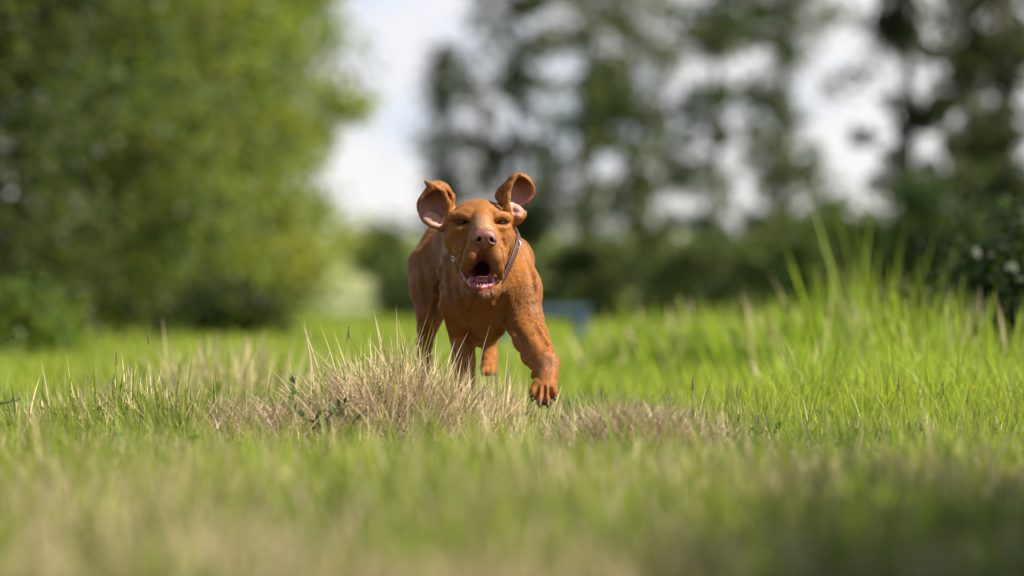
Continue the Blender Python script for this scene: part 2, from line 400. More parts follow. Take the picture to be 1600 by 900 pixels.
def field_grass(name, label, n, d0, d1, hmean, wmean, seg, straw=False, r=rng, lush=True):
    x, y = scatter(n, d0, d1, r=r)
    dr = dryness(x, y); isdry = r.random(n) < dr
    keep = isdry if straw else ~isdry
    x, y = x[keep], y[keep]; n = len(x)
    px_ = x/y*FPX+800
    tall = (fbm(x, y, .35, 30)*1.1+.2)*(.45+1.1*vn(x, y, .085, 33))+.1
    right = np.clip((px_-1000)/250, 0, 1)*np.clip((y-9.6)/1.2, 0, 1)
    h = hmean*tall*(.45+.9*r.random(n)**1.3)*(1+1.2*right)
    w_ = wmean*(.6+.8*r.random(n))
    lean = np.abs(r.normal(size=n))*.42+.08; az = r.random(n)*2*math.pi
    long_ = r.random(n) < .02; h = np.where(long_, hmean*(1.5+1.0*r.random(n)), h)
    if straw:
        h = h*.95; lean = np.abs(r.normal(size=n))*.55+.12; w_ = w_*.62
        k = r.random((n, 1)); c = STRAW*(1-k*.55)+BROWN*k*.55; c = c*(.75+.5*r.random((n, 1)))
        V, F, CC = blades(x, y, h, w_, lean, az, c, seg=seg, curl=.8, r=r); m = m_straw
    else:
        k = np.clip(fbm(x, y, .8, 40)*1.3-.15+.4*(r.random(n)-.5)+.35*right+.3*np.clip((y-11)/3, 0, 1), 0, 1)[:, None]
        c = G_COOL*(1-k)+G_WARM*k; far = np.clip((y-11)/3, 0, 1)[:, None]*.6+right[:, None]*.4
        c = c*(1-far)+G_LIME*far; c = c*(.65+.6*r.random((n, 1)))*(.7+.6*vn(x, y, .16, 44))[:, None]
        tip = c*.7+STRAW*.3*np.array([.9, 1, .5])
        V, F, CC = blades(x, y, h, w_, lean, az, c, tipcol=tip, seg=seg, r=r); m = m_blade
    o = mesh_np(name, V, F, m, smooth=False, col=CC)
    return tag(o, label, kind='stuff')

for st, nm, lb in ((False, 'meadow_grass', 'short green meadow grass'), (True, 'dry_grass', 'dead straw-coloured blades among the meadow grass')):
    field_grass(nm, lb+' near the viewer', 56000, 4.8, 8.2, .095, .0055, 3, st, np.random.default_rng(101))
    field_grass(nm, lb+' around the dog', 95000, 8.0, 12.0, .078, .0046, 3, st, np.random.default_rng(102))
    field_grass(nm, lb+' behind the dog', 70000, 11.8, 20, .085, .008, 2, st, np.random.default_rng(103))
    field_grass(nm, lb+' far out on the field', 60000, 19.5, 46, .08, .018, 2, st, np.random.default_rng(104))

# thatch: dead stems lying flat near the ground
def thatch(name, label, n, box, seed, lift=.05):
    r = np.random.default_rng(seed); x = r.normal(size=n)*box[2]+box[0]; y = r.normal(size=n)*box[3]+box[1]
    k = r.random((n, 1)); c = (STRAW*.9*(1-k)+BROWN*k)*(.7+.6*r.random((n, 1)))
    V, F, CC = blades(x, y, .05+.12*r.random(n), .0022+.001*r.random(n), 1.0+.45*r.random(n), r.random(n)*6.283, c, z0=H(x, y)+lift*r.random(n)**2, seg=3, curl=.3, r=r)
    return tag(mesh_np(name, V, F, m_straw, smooth=False, col=CC), label, kind='stuff')
thatch('thatch', 'brown dead thatch matted on the ground left of the tussock', 1300, (X_at(415, 9.5), 9.5, .12, .08), 61, .02)
thatch('thatch', 'pale broken straw matted through the dry tussock', 1500, (X_at(618, 9.6), 9.6, .11, .10), 63, .09)
thatch('thatch', 'dark dead thatch on the small mound right of the paw', 1800, (X_at(990, 9.1), 9.1, .10, .07), 62, .025)

def tussock(name, label, cx, cy, rx, ry, n, hm, dry, seed, lean=(.0, .0), spread=1.0, wd=.0045, green=None, cat='grass tuft', group=None, loose=.35, long_=0):
    """a tuft: a green part and a dead part, fanned out from its middle"""
    r = np.random.default_rng(seed); root = bpy.data.objects.new(name, None); COL.objects.link(root)
    root.location = (cx, cy, float(H(cx, cy))); tag(root, label, cat, group)
    x = cx+r.normal(size=n)*rx*.5; y = cy+r.normal(size=n)*ry*.5
    ox, oy = (x-cx)/rx+lean[0]+r.normal(size=n)*loose, (y-cy)/ry+lean[1]+r.normal(size=n)*loose
    az = np.arctan2(oy, ox); ln = np.clip(np.hypot(ox, oy)*.42*spread, 0, 1.0)+.04
    h = hm*(.3+.8*r.random(n)**1.8)*(1.15-.35*np.hypot((x-cx)/rx, (y-cy)/ry)); h = np.maximum(h, hm*.2)
    if long_:                                        # a few long stalks stand out
        q = r.choice(n, long_, replace=False); h[q] = hm*(.9+.55*r.random(long_)); ln[q] = .12+.5*r.random(long_)
    isd = r.random(n) < dry
    if long_: isd[q] = r.random(long_) < dry+.1
    for nm, m, mat in (('dead_blades', isd, m_straw), ('green_blades', ~isd, m_blade)):
        k = int(m.sum())
        if not k: continue
        q = r.random((k, 1))
        if mat is m_straw: c = (STRAW*(1-q*.4)+BROWN*q*.4)*(.92+.5*r.random((k, 1))); ww = wd*.8; tip = c*1.1
        else: c = (G_COOL*(1-q)+(green if green is not None else G_WARM)*q)*(.7+.6*r.random((k, 1))); ww = wd; tip = c*.75+STRAW*.25*np.array([.9, 1, .5])
        V, F, CC = blades(x[m], y[m], h[m], ww*(.6+.8*r.random(k)), ln[m], az[m], c, tipcol=tip, seg=4, curl=.55, r=r)
        o = mesh_np(nm, V-np.array(root.location), F, mat, root, smooth=False, col=CC); o['kind'] = 'stuff'
    return root

tussock('dry_tussock', 'big pale dry grass tussock in front of the dog\'s standing foreleg', X_at(612, 9.72), 9.74, .25, .24, 2100, .20, .74, 71, lean=(-.12, -.05), spread=1.1, loose=1.05, long_=90)
tussock('dry_tussock', 'dry grass tuft with long pale stalks against the standing foreleg', X_at(712, 9.78), 9.78, .14, .18, 520, .145, .8, 72, lean=(.05, 0), spread=.9, loose=.8, long_=26)
tussock('grass_tussock', 'mixed green and dry tussock at the left, leaning outwards', X_at(195, 9.75), 9.75, .28, .24, 1000, .135, .42, 73, lean=(-.05, 0), spread=1.0, loose=.8, long_=40)
tussock('grass_tussock', 'fresh green upright tuft right of the left tussock', X_at(285, 9.5), 9.5, .14, .16, 700, .13, .12, 74, spread=.7, loose=.5)
tussock('grass_tussock', 'blurred dry-topped tussock farther back at the left', X_at(345, 12.6), 12.6, .34, .4, 1100, .22, .5, 75, spread=.8, wd=.006, loose=.6, long_=12)
tussock('grass_tussock', 'pale dry tuft low on the mound right of the raised paw', X_at(1085, 9.4), 9.4, .22, .2, 420, .075, .7, 76, spread=1.0, loose=.8, long_=10)
tussock('grass_tussock', 'pale blurred tuft hiding the far hind foot', X_at(772, 10.4), 10.35, .17, .12, 800, .20, .85, 79, spread=.7, loose=.5, wd=.005)
tussock('grass_tussock', 'thin pale tuft just under the raised paw', X_at(800, 9.8), 9.8, .25, .22, 420, .09, .75, 77, spread=.9, loose=.7, long_=6)
tussock('grass_tussock', 'green and dry tuft at the right end of the sharp grass', X_at(1440, 9.6), 9.6, .28, .2, 900, .10, .35, 78, spread=.9, loose=.6, long_=10)

# ---- tall lit grass and reed leaves on the right
TG = 'tall lit grass clumps at the right'
for px_, d, hm, n, sd, lb in ((1005, 17.5, .34, 220, 81, 'short lit clump at the left end, right of the hurdle'), (1090, 16.5, .37, 220, 82, 'lit clump second from the hurdle'),
                              (1175, 16, .38, 220, 83, 'bushy lit clump left of the tallest reed leaf'), (1245, 15.2, .41, 240, 84, 'thick lit clump below the bright sky gap'),
                              (1315, 15.6, .50, 70, 85, 'high lit clump with one upright spear'), (1365, 16, .76, 42, 86, 'tallest lit clump reaching up to the tree line'),
                              (1425, 14.5, .47, 190, 87, 'lit clump before the dark bush'), (1478, 13.6, .42, 170, 88, 'nearer narrow clump left of the black-green bush'),
                              (1596, 13.2, .36, 60, 89, 'leaning clump cut by the right edge'), (1300, 12.8, .26, 240, 90, 'low lit clump nearest the sharp grass')):
    tussock('tall_grass', 'tall lit grass: '+lb, X_at(px_, d), d, .26, .25, n*3, hm, .10, sd, spread=.8, wd=.012, loose=.6, green=G_LIME*1.05, group=TG, cat='tall grass')

# ---- small broad leaves of low weeds through the sharp grass
r_ = np.random.default_rng(66); nb_ = 5200
x_, y_ = scatter(nb_, 8.3, 12.5, r=r_); kp = fbm(x_, y_, .22, 70) > .47; x_, y_ = x_[kp], y_[kp]
c_ = np.array([.05, .095, .025])*(.6+.8*r_.random((len(x_), 1)))
v_, f_, cc_ = leaves(np.stack([x_, y_, H(x_, y_)+.015+.055*r_.random(len(x_))], 1), .012+.016*r_.random(len(x_)), c_, r_, .5, .7)
tag(mesh_np('undergrowth', v_, f_, m_blade, smooth=False, col=cc_), 'small broad leaves of low weeds among the blades', kind='stuff')

# ---- single stalks with seed heads
m_seed = simple_mat('seed_head', (.20, .16, .09), .8, .35, 300, .2); m_stalk = simple_mat('stalk', (.24, .20, .09), .7, .3, 60, .2)
SG = 'seed stalks standing in the sharp grass'
def stalk(px_, py_top, d, label, seed, dark=False, head=.03):
    r = np.random.default_rng(seed); x = X_at(px_, d); z0 = float(H(x, d)); zt = EYE+(450-py_top)*d/FPX-z0
    root = bpy.data.objects.new('seed_stalk', None); COL.objects.link(root); root.location = (x-.01, d, z0); tag(root, label, 'seed stalk', SG)
    p = [(r.normal()*.004+.01*t, r.normal()*.004, zt*t) for t in (0, .3, .6, .85)]+[(.01, 0, zt)]
    p[0] = (p[0][0], p[0][1], -.01)
    v, f = tube(p, [.0013, .0012, .0011, .0009, .0006], 5); mesh_np('stem', np.array(v), np.array(f), m_stalk, root)
    q = []
    for k in range(16):
        t = k/15; c = np.array([.01+r.normal()*.0006, 0, zt-head*(1-t)]); a = k*2.4; e = c+np.array([math.cos(a)*.0035*(1-.6*t), math.sin(a)*.0035*(1-.6*t), .0065])
        q.append(tube([c, (c+e)/2, e], [.0006, .0013, .0003], 4))
    v, f = join(q); mesh_np('seed_head', v, f, m_seed, root)
for a in ((1083, 592, 9.9, 'upright dark seed stalk right of the raised paw', 1), (1152, 603, 9.9, 'seed stalk leaning beside the dry patch', 2), (940, 608, 9.9, 'short dark seed stalk just right of the paw', 3),
          (1186, 650, 9.2, 'low seed stalk at the right end of the dry patch', 4), (1262, 660, 9.3, 'pale short seed stalk before the lit grass', 5), (1404, 592, 9.9, 'thin seed stalk in the lit grass at the right', 6),
          (1474, 600, 10.2, 'seed stalk left of the yellow flower', 7), (545, 512, 9.9, 'tall dark stalk at the left of the dry tussock', 8), (382, 525, 12.2, 'blurred pale stalk above the back tussock', 9),
          (232, 520, 9.8, 'tall pale stalk in the left tussock', 10), (182, 552, 9.7, 'curved seed stalk over the left tussock', 11)): stalk(*a)

# ---- leafy weed left of the dry tussock
m_weed = leaf_mat('weed_leaf', .25, .45, (1.3, 1.5, .7), .4)
lv = np.array([(0, 0, 0), (-.28, .35, .05), (-.2, .75, .02), (0, 1, -.06), (.2, .75, .02), (.28, .35, .05), (0, .5, -.02)], float)
lf = [(0, 1, 6), (1, 2, 6), (2, 3, 6), (3, 4, 6), (4, 5, 6), (5, 0, 6)]
def leaf_mesh(colr):
    o = mesh_np('leaf', lv, np.array([(a, b_, c) for a, b_, c in lf]), m_weed, None, col=np.tile(colr, (7, 1)))
    return o
def weed(label, d, stems, seed, colr, leaf=.022, cat='weed', group=None, step=.014):
    """stems = list of pixel polylines in the front view at distance d"""
    r = np.random.default_rng(seed)
    bx, by = stems[0][0]; x = X_at(bx, d); root = bpy.data.objects.new('leafy_weed', None); COL.objects.link(root)
    z0 = float(H(x, d)); root.location = (x, d, z0); tag(root, label, cat, group)
    proto = None; R0 = np.array(root.location)
    for s_ in stems:
        pts = np.array([(X_at(a, d), d, EYE+(450-b_)*d/FPX) for a, b_ in s_])-R0
        pts[:, 1] += np.cumsum(r.normal(size=len(pts))*.006)-.02
        t = np.linspace(0, 1, 12); T = np.linspace(0, 1, len(pts)); pp = np.stack([np.interp(t, T, pts[:, i]) for i in range(3)], 1)
        v, f = tube(pp, np.linspace(.0024, .0010, 12), 5); mesh_np('stem', np.array(v), np.array(f), m_stalk_g, root)
        L = np.linalg.norm(np.diff(pp, axis=0), axis=1).sum(); k = int(L/step)
        for i in range(1, k+1):
            u_ = i/k
            if u_ < .15: continue
            p = np.array([np.interp(u_, t, pp[:, j]) for j in range(3)])
            dr_ = pp[min(int(u_*11)+1, 11)]-pp[max(int(u_*11)-1, 0)]; dr_ = Vector(dr_).normalized()
            side = Vector((r.normal(), r.normal(), .2)).cross(dr_).normalized(); dirv = (dr_*.7+side*(1.0 if i % 2 else -1.0)+Vector((0, 0, .15))).normalized()
            if proto is None: o = leaf_mesh(colr); proto = o
            else: o = proto.copy(); COL.objects.link(o)
            o.parent = root
            sc = leaf*(.6+.6*r.random())*(1.1-.4*u_)
            o.matrix_basis = (dirv.to_track_quat('Y', 'Z').to_matrix().to_4x4())
            o.location = p; o.scale = (sc, sc, sc)
m_stalk_g = simple_mat('green_stem', (.07, .09, .03), .6, .3, 60, .3)
weed('dark green leafy weed arching left of the dry tussock', 9.42, [((520, 690), (505, 660), (480, 655), (462, 640), (458, 610), (463, 590)), ((520, 690), (510, 655), (528, 635), (548, 625)), ((512, 668), (490, 668), (476, 672)), ((515, 670), (530, 648), (505, 640), (496, 650)),
      ((540, 680), (560, 650), (575, 640))], 5, (.05, .095, .032), .030, step=.010)
weed('feathery weed sprig reaching in at the left edge, above another', 9.5, [((-60, 700), (-40, 600), (-10, 540), (25, 525))], 6, (.05, .09, .03), .013, step=.006)
weed('low feathery weed sprig at the left edge beside the left tussock', 9.5, [((-60, 690), (-40, 650), (0, 632), (36, 623))], 7, (.05, .09, .03), .013, step=.006)
weed('small dark leafy weed low in front of the dry tussock', 9.45, [((640, 700), (620, 680), (600, 668)), ((640, 700), (655, 680), (668, 664)), ((640, 700), (632, 672), (640, 655))], 8, (.05, .095, .03), .018)

# ---- yellow meadow flowers in the lit grass
m_yel = simple_mat('yellow_petal', (.75, .55, .03), .6, .15, 80, .3)
def flower(px_, py_, d, label, seed):
    x = X_at(px_, d); z0 = float(H(x, d)); zt = EYE+(450-py_)*d/FPX-z0
    root = bpy.data.objects.new('yellow_flower', None); COL.objects.link(root); root.location = (x, d, z0); tag(root, label, 'flower', 'yellow flowers in the lit grass')
    v, f = tube([(0, 0, -.01), (.004, 0, zt*.5), (0, 0, zt)], [.0014, .0012, .001], 5); mesh_np('stem', np.array(v), np.array(f), m_stalk_g, root)
    for k in range(6):
        a = k*math.pi/3; pv = [(0, 0, 0), (math.cos(a-.4)*.009, math.sin(a-.4)*.009, .004), (math.cos(a)*.014, math.sin(a)*.014, .006), (math.cos(a+.4)*.009, math.sin(a+.4)*.009, .004)]
        mesh_np('petal', np.array(pv)+np.array([0, 0, zt]), np.array([(0, 1, 2, 3)]), m_yel, root)
flower(1522, 606, 11.0, 'yellow flower at the right, left of the black-green bush', 1)
flower(1535, 617, 11.0, 'lower yellow flower under the other at the right', 2)
flower(943, 492, 19.0, 'blurred yellow flower above the dark gap beside the hurdle', 3)
# ================================================================ the dog
def P(px, py, Y):
    """a joint of the dog: where it stands at distance Y"""
    return np.array([(px-800)*Y/FPX, Y, EYE+(450-py)*Y/FPX])

class Field:
    """signed distance field on a rectilinear grid, grown part by part"""
    def __init__(s, xs, ys, zs):
        s.a = [np.asarray(v, np.float32) for v in (xs, ys, zs)]
        s.d = np.full([len(v) for v in s.a], 0.2, np.float32)
    def win(s, lo, hi):
        sl = []
        for v, l, h in zip(s.a, lo, hi):
            i = max(0, int(np.searchsorted(v, l))-1); j = min(len(v), int(np.searchsorted(v, h))+1)
            if j <= i: return None
            sl.append(slice(i, j))
        g = np.meshgrid(*[v[q] for v, q in zip(s.a, sl)], indexing='ij', sparse=True)
        return tuple(sl), g
    def put(s, fn, lo, hi, k, op='add'):
        m = k+0.012
        w = s.win(np.asarray(lo)-m, np.asarray(hi)+m)
        if w is None: return
        sl, g = w
        e = fn(*g); a = s.d[sl]
        if op == 'add':
            h = np.maximum(k-np.abs(a-e), 0)/k if k > 0 else 0
            s.d[sl] = np.minimum(a, e)-h*h*k*.25
        else:
            e = -e
            h = np.maximum(k-np.abs(a-e), 0)/k if k > 0 else 0
            s.d[sl] = np.maximum(a, e)+h*h*k*.25

def f_cone(A, B, r1, r2):
    A = np.asarray(A); B = np.asarray(B); D = B-A; L2 = float(D@D)
    def fn(x, y, z):
        t = np.clip(((x-A[0])*D[0]+(y-A[1])*D[1]+(z-A[2])*D[2])/L2, 0, 1)
        q = np.sqrt((x-A[0]-t*D[0])**2+(y-A[1]-t*D[1])**2+(z-A[2]-t*D[2])**2)
        return (q-(r1+(r2-r1)*t)).astype(np.float32)
    R = max(r1, r2)
    return fn, np.minimum(A, B)-R, np.maximum(A, B)+R

def rot(rx=0, ry=0, rz=0):
    rx, ry, rz = map(math.radians, (rx, ry, rz))
    cx, sx, cy, sy, cz, sz = math.cos(rx), math.sin(rx), math.cos(ry), math.sin(ry), math.cos(rz), math.sin(rz)
    X = np.array([[1,0,0],[0,cx,-sx],[0,sx,cx]]); Yr = np.array([[cy,0,sy],[0,1,0],[-sy,0,cy]]); Z = np.array([[cz,-sz,0],[sz,cz,0],[0,0,1]])
    return Z@Yr@X

def f_ell(c, r, R=None):
    c = np.asarray(c); r = np.asarray(r, float); R = np.eye(3) if R is None else R
    def fn(x, y, z):
        dx, dy, dz = x-c[0], y-c[1], z-c[2]
        q = [(dx*R[0, i]+dy*R[1, i]+dz*R[2, i]) for i in range(3)]
        k0 = np.sqrt(sum((q[i]/r[i])**2 for i in range(3)))+1e-9
        k1 = np.sqrt(sum((q[i]/r[i]**2)**2 for i in range(3)))+1e-9
        return (k0*(k0-1)/k1).astype(np.float32)
    m = r.max()
    return fn, c-m, c+m

def f_bowl(c, r, R, t, cut, n):
    """open shell: half an ellipsoid skin; cut in units along the axis n"""
    e, lo, hi = f_ell(c, r, R); n = np.asarray(n, float); n /= np.linalg.norm(n)
    def fn(x, y, z):
        s = np.abs(e(x, y, z))-t
        h = (x-c[0])*n[0]+(y-c[1])*n[1]+(z-c[2])*n[2]-cut
        k = t*1.2
        hh = np.maximum(k-np.abs(s-h), 0)/k
        return (np.maximum(s, h)+hh*hh*k*.25).astype(np.float32)
    return fn, lo-t, hi+t

def nets(F):
    """surface nets -> verts, quads"""
    d = F.d; X, Y, Z = F.a
    s = d < 0
    c = np.zeros([n-1 for n in d.shape], np.int8)
    offs = [(i, j, k) for i in (0, 1) for j in (0, 1) for k in (0, 1)]
    for i, j, k in offs: c += s[i:d.shape[0]-1+i, j:d.shape[1]-1+j, k:d.shape[2]-1+k]
    act = (c > 0) & (c < 8)
    idx = np.argwhere(act)
    num = np.full(act.shape, -1, np.int32); num[act] = np.arange(len(idx))
    acc = np.zeros((len(idx), 3)); cnt = np.zeros(len(idx))
    I, J, K = idx.T
    for (a, b) in [(p, q) for p in offs for q in offs if sum(q)-sum(p) == 1 and all(qq >= pp for pp, qq in zip(p, q))]:
        da = d[I+a[0], J+a[1], K+a[2]]; db = d[I+b[0], J+b[1], K+b[2]]
        m = (da < 0) != (db < 0)
        t = np.where(m, da/(da-db+1e-12), 0)
        pa = np.stack([X[I+a[0]], Y[J+a[1]], Z[K+a[2]]], 1); pb = np.stack([X[I+b[0]], Y[J+b[1]], Z[K+b[2]]], 1)
        acc += np.where(m[:, None], pa+(pb-pa)*t[:, None], 0); cnt += m
    V = acc/np.maximum(cnt, 1)[:, None]
    quads = []
    for ax in range(3):
        sh = [slice(1, -1)]*3; sh2 = [slice(1, -1)]*3
        u, v = [q for q in range(3) if q != ax]
        sh[ax] = slice(0, -1); sh2[ax] = slice(1, None)
        sa, sb = s[tuple(sh)], s[tuple(sh2)]
        ed = np.argwhere(sa != sb)
        base = ed.copy(); base[:, u] += 1; base[:, v] += 1
        flip = sa[tuple(ed.T)]
        q = []
        for du, dv in ((-1, -1), (0, -1), (0, 0), (-1, 0)):
            b = base.copy(); b[:, u] += du; b[:, v] += dv
            q.append(num[tuple(b.T)])
        q = np.stack(q, 1)
        if ax == 1: flip = ~flip
        q = np.where(flip[:, None], q, q[:, ::-1])
        quads.append(q)
    return V, np.concatenate(quads)

def cone(p, q, k=0.02, F=None, op='add'):
    """p, q = (px, py, Y, rpx): limb segment between two joints"""
    A, B = P(*p[:3]), P(*q[:3])
    F.put(*f_cone(A, B, p[3]*p[2]/FPX, q[3]*q[2]/FPX), k, op)
def chain(pts, k=0.02, F=None, op='add'):
    for a, b in zip(pts[:-1], pts[1:]): cone(a, b, k, F, op)
def ell(p, r, R=None, k=0.02, F=None, op='add'):
    F.put(*f_ell(P(*p), np.array([r[0], r[2], r[1]])*p[2]/FPX, R), k, op)   # r = wide, tall, deep

def axis(spec):
    out = []
    for a, b, st in spec: out.append(np.arange(a, b, st))
    return np.concatenate(out)

G = Field(axis([(-.32, .145, .0024)]),
          axis([(9.70, 10.10, .0024), (10.10, 11.0, .005)]),
          axis([(-.02, .28, .0032), (.28, .735, .0024)]))

# ---- trunk
RX = rot(0, 0, 0)
ell((752, 446, 10.22), (62, 78, 80), k=.03, F=G) if False else None
def trunk(px, py, Y, rx, rz, ry, k=.035): G.put(*f_ell(P(px, py, Y), np.array([rx, ry, rz])*Y/FPX), k)
trunk(764, 446, 10.16, 46, 76, 90)
trunk(746, 438, 10.34, 46, 70, 110)
trunk(728, 420, 10.52, 40, 52, 110)
trunk(712, 408, 10.70, 40, 44, 80)
chain([(758, 392, 10.22, 36), (736, 382, 10.40, 30), (712, 376, 10.62, 28), (706, 388, 10.80, 26)], .035, G)
# sternum and brisket
chain([(762, 470, 10.03, 34), (760, 505, 10.08, 26), (756, 520, 10.2, 24)], .03, G)
chain([(742, 455, 10.00, 20), (738, 500, 10.04, 16)], .018, G)
chain([(776, 455, 10.00, 20), (776, 492, 10.03, 15)], .018, G)
# neck
chain([(750, 380, 10.07, 40), (756, 396, 10.18, 46), (758, 405, 10.30, 46)], .03, G)
chain([(750, 415, 10.06, 40), (754, 440, 10.08, 46)], .035, G)
# ---- the supporting foreleg
chain([(728, 388, 10.22, 20), (713, 420, 10.13, 25), (714, 470, 10.06, 25)], .024, G)
chain([(714, 470, 10.06, 27), (724, 528, 10.13, 20)], .022, G)
chain([(724, 526, 10.13, 20), (725, 565, 10.08, 17), (731, 628, 10.04, 13), (734, 662, 10.02, 12)], .014, G)
chain([(734, 662, 10.02, 12.5), (735, 682, 9.985, 14)], .012, G)
for dx in (-13, -4.5, 4.5, 13): cone((735+dx*.8, 684, 9.975, 7), (735+dx, 690, 9.935+abs(dx)*.0012, 6), .006, G)
# ---- the raised foreleg
chain([(789, 384, 10.22, 22), (799, 404, 10.13, 31), (808, 452, 10.04, 35)], .024, G)
chain([(806, 452, 10.04, 38), (818, 500, 10.02, 29)], .025, G)
chain([(820, 500, 10.02, 27), (828, 528, 9.97, 25), (843, 552, 9.91, 20)], .018, G)
ell((829, 558, 9.925), (16, 15, 15), k=.018, F=G)
cone((842, 520, 9.99, 6), (858, 549, 9.9, 8), .02, G)
ell((853, 566, 9.87), (20, 19, 19), k=.012, F=G)
ell((836, 570, 9.885), (11, 10, 9), k=.012, F=G)
chain([(856, 568, 9.865, 17), (855, 590, 9.85, 15.5), (851, 607, 9.838, 18.5)], .012, G)
for (tx, ty, tY, bx) in ((834, 617, 9.832, 840), (844, 627, 9.812, 846), (855.5, 627, 9.812, 855), (864.5, 616, 9.832, 861)):
    chain([(bx, 600, 9.835, 8.4), (tx+(bx-tx)*.35, 612, 9.818, 8.0), (tx, ty-4, tY-.004, 6.6)], .006, G)
    cone((tx, ty+1, tY+.004, 6.5), (tx, ty+1, tY+.012, 6), .006, G)
ell((850, 618, 9.85), (13, 9, 9), k=.008, F=G)
cone((836, 580, 9.87, 5), (833, 588, 9.865, 4), .006, G)
# ---- hind legs
chain([(684, 372, 10.72, 22), (674, 418, 10.70, 33), (673, 452, 10.62, 28)], .035, G)
chain([(673, 452, 10.62, 29), (671, 498, 10.56, 19)], .035, G)
chain([(672, 490, 10.58, 20), (664, 535, 10.76, 12), (662, 556, 10.78, 10)], .016, G)
chain([(662, 552, 10.79, 10.5), (663, 640, 10.74, 9), (664, 662, 10.68, 11)], .012, G)
for dx in (-9, -3, 3, 9): cone((664+dx*.8, 664, 10.67, 5.5), (664+dx, 670, 10.635, 5), .005, G)
chain([(748, 385, 10.76, 30), (752, 440, 10.72, 34), (756, 490, 10.62, 22)], .035, G)
chain([(756, 488, 10.62, 20), (765, 530, 10.74, 13)], .02, G)
chain([(765, 528, 10.75, 13), (765, 560, 10.73, 12), (764, 574, 10.70, 13)], .012, G)
for dx in (-8, -2.7, 2.7, 8): cone((764+dx*.8, 576, 10.69, 6), (764+dx, 582, 10.67, 5.5), .005, G)
# belly bulge behind the brisket
ell((790, 512, 10.5), (12, 16, 30), k=.03, F=G)
# tail, carried low behind
chain([(708, 385, 10.86, 11), (712, 420, 10.95, 7), (716, 450, 10.97, 4)], .02, G)

# ---- head
ell((748, 358, 10.03), (50, 45, 60), k=.016, F=G)
ell((747, 338, 10.02), (40, 24, 48), k=.014, F=G)
ell((717, 371, 10.02), (24, 29, 40), k=.022, F=G)
ell((785, 371, 10.02), (18, 29, 40), k=.022, F=G)
# brows
cone((712, 338, 9.963, 9), (732, 335, 9.945, 10), .014, G)
cone((771, 336, 9.945, 9), (789, 339, 9.962, 8), .014, G)
cone((709, 342, 9.970, 5), (733, 342, 9.942, 5.5), .014, G)
cone((774, 342, 9.943, 5), (793, 343, 9.970, 4.5), .014, G)
cone((710, 356, 9.965, 4.5), (732, 357, 9.938, 5), .010, G)
cone((775, 356, 9.94, 5), (793, 356, 9.966, 4), .010, G)
# cheek under the eyes and muzzle sides
ell((720, 368, 9.965), (16, 15, 18), k=.022, F=G)
ell((786, 368, 9.966), (11, 15, 18), k=.022, F=G)
# muzzle bridge
chain([(751, 334, 9.958, 13), (754, 350, 9.908, 14), (757, 363, 9.866, 14.5)], .018, G)
ell((756, 375, 9.905), (24.5, 24, 38), k=.020, F=G)
ell((757, 378, 9.872), (15, 14, 12), k=.012, F=G)
# flews
chain([(743, 384, 9.868, 13), (738, 398, 9.866, 12), (731, 411, 9.880, 8.5), (723, 420, 9.905, 5)], .014, G)
chain([(769, 385, 9.868, 12.5), (773, 402, 9.866, 10.5), (778, 418, 9.880, 8), (782, 433, 9.905, 5)], .014, G)
ell((723, 396, 9.955), (13, 23, 24), k=.018, F=G)
ell((784, 396, 9.955), (9, 23, 24), k=.018, F=G)
# lower jaw: throat, arms and chin
chain([(750, 430, 10.03, 24), (752, 446, 9.955, 15), (753, 453, 9.905, 13)], .018, G)
chain([(724, 428, 9.955, 7), (731, 444, 9.92, 7.5), (743.5, 456, 9.892, 8), (753, 458.5, 9.884, 8.5), (762.5, 456, 9.892, 7.5), (773, 445, 9.92, 7.5), (780, 430, 9.955, 7)], .010, G)
# mouth cavity
MOUTH = [((753, 392, 9.84, 2.4), (738, 424, 9.872, 4.2)), ((753, 392, 9.84, 2.4), (766, 428, 9.868, 4.2)), ((753, 400, 9.845, 3.5), (753.5, 424, 9.87, 9)),
         ((737, 433, 9.89, 8), (768, 433, 9.89, 8)), ((752, 421, 9.88, 8), (752, 424, 9.95, 13)), ((752, 428, 9.93, 13), (752, 420, 10.0, 12)),
         ((727, 429, 9.925, 3.5), (738, 434, 9.9, 6)), ((779, 430, 9.925, 3), (768, 434, 9.9, 6))]
for a, b in MOUTH: cone(a, b, .006, G, 'cut')
def surf(px_, py_, y0=9.7):
    """distance of the skin behind a point of the front view"""
    ys = G.a[1]
    X = (px_-800)*ys/FPX; Z = EYE+(450-py_)*ys/FPX
    ii = np.clip(np.searchsorted(G.a[0], X), 0, len(G.a[0])-1); kk = np.clip(np.searchsorted(G.a[2], Z), 0, len(G.a[2])-1)
    line = G.d[ii, np.arange(len(ys)), kk]
    h = np.where((line < 0) & (ys > y0))[0]
    return float(ys[h[0]]) if len(h) else None
def groove(pts, r, depth=.55, k=.008, op='cut'):
    q = []
    for x_, y_, f in pts:
        Y = surf(x_, y_)
        if Y is None: continue
        rr = max(.35, r*f)
        q.append((x_, y_, Y+(-1 if op == 'cut' else 1)*rr*(1-depth)*Y/FPX, rr))
    chain(q, k, G, op)
def curve2(pts, n=14):
    p = np.array(pts, float); t = np.linspace(0, 1, n); T = np.linspace(0, 1, len(p))
    x_ = np.interp(t, T, p[:, 0]); y_ = np.interp(t, T, p[:, 1])
    return [(a, b, math.sin(math.pi*min(max(c, .04), .96))**.6) for a, b, c in zip(x_, y_, t)]
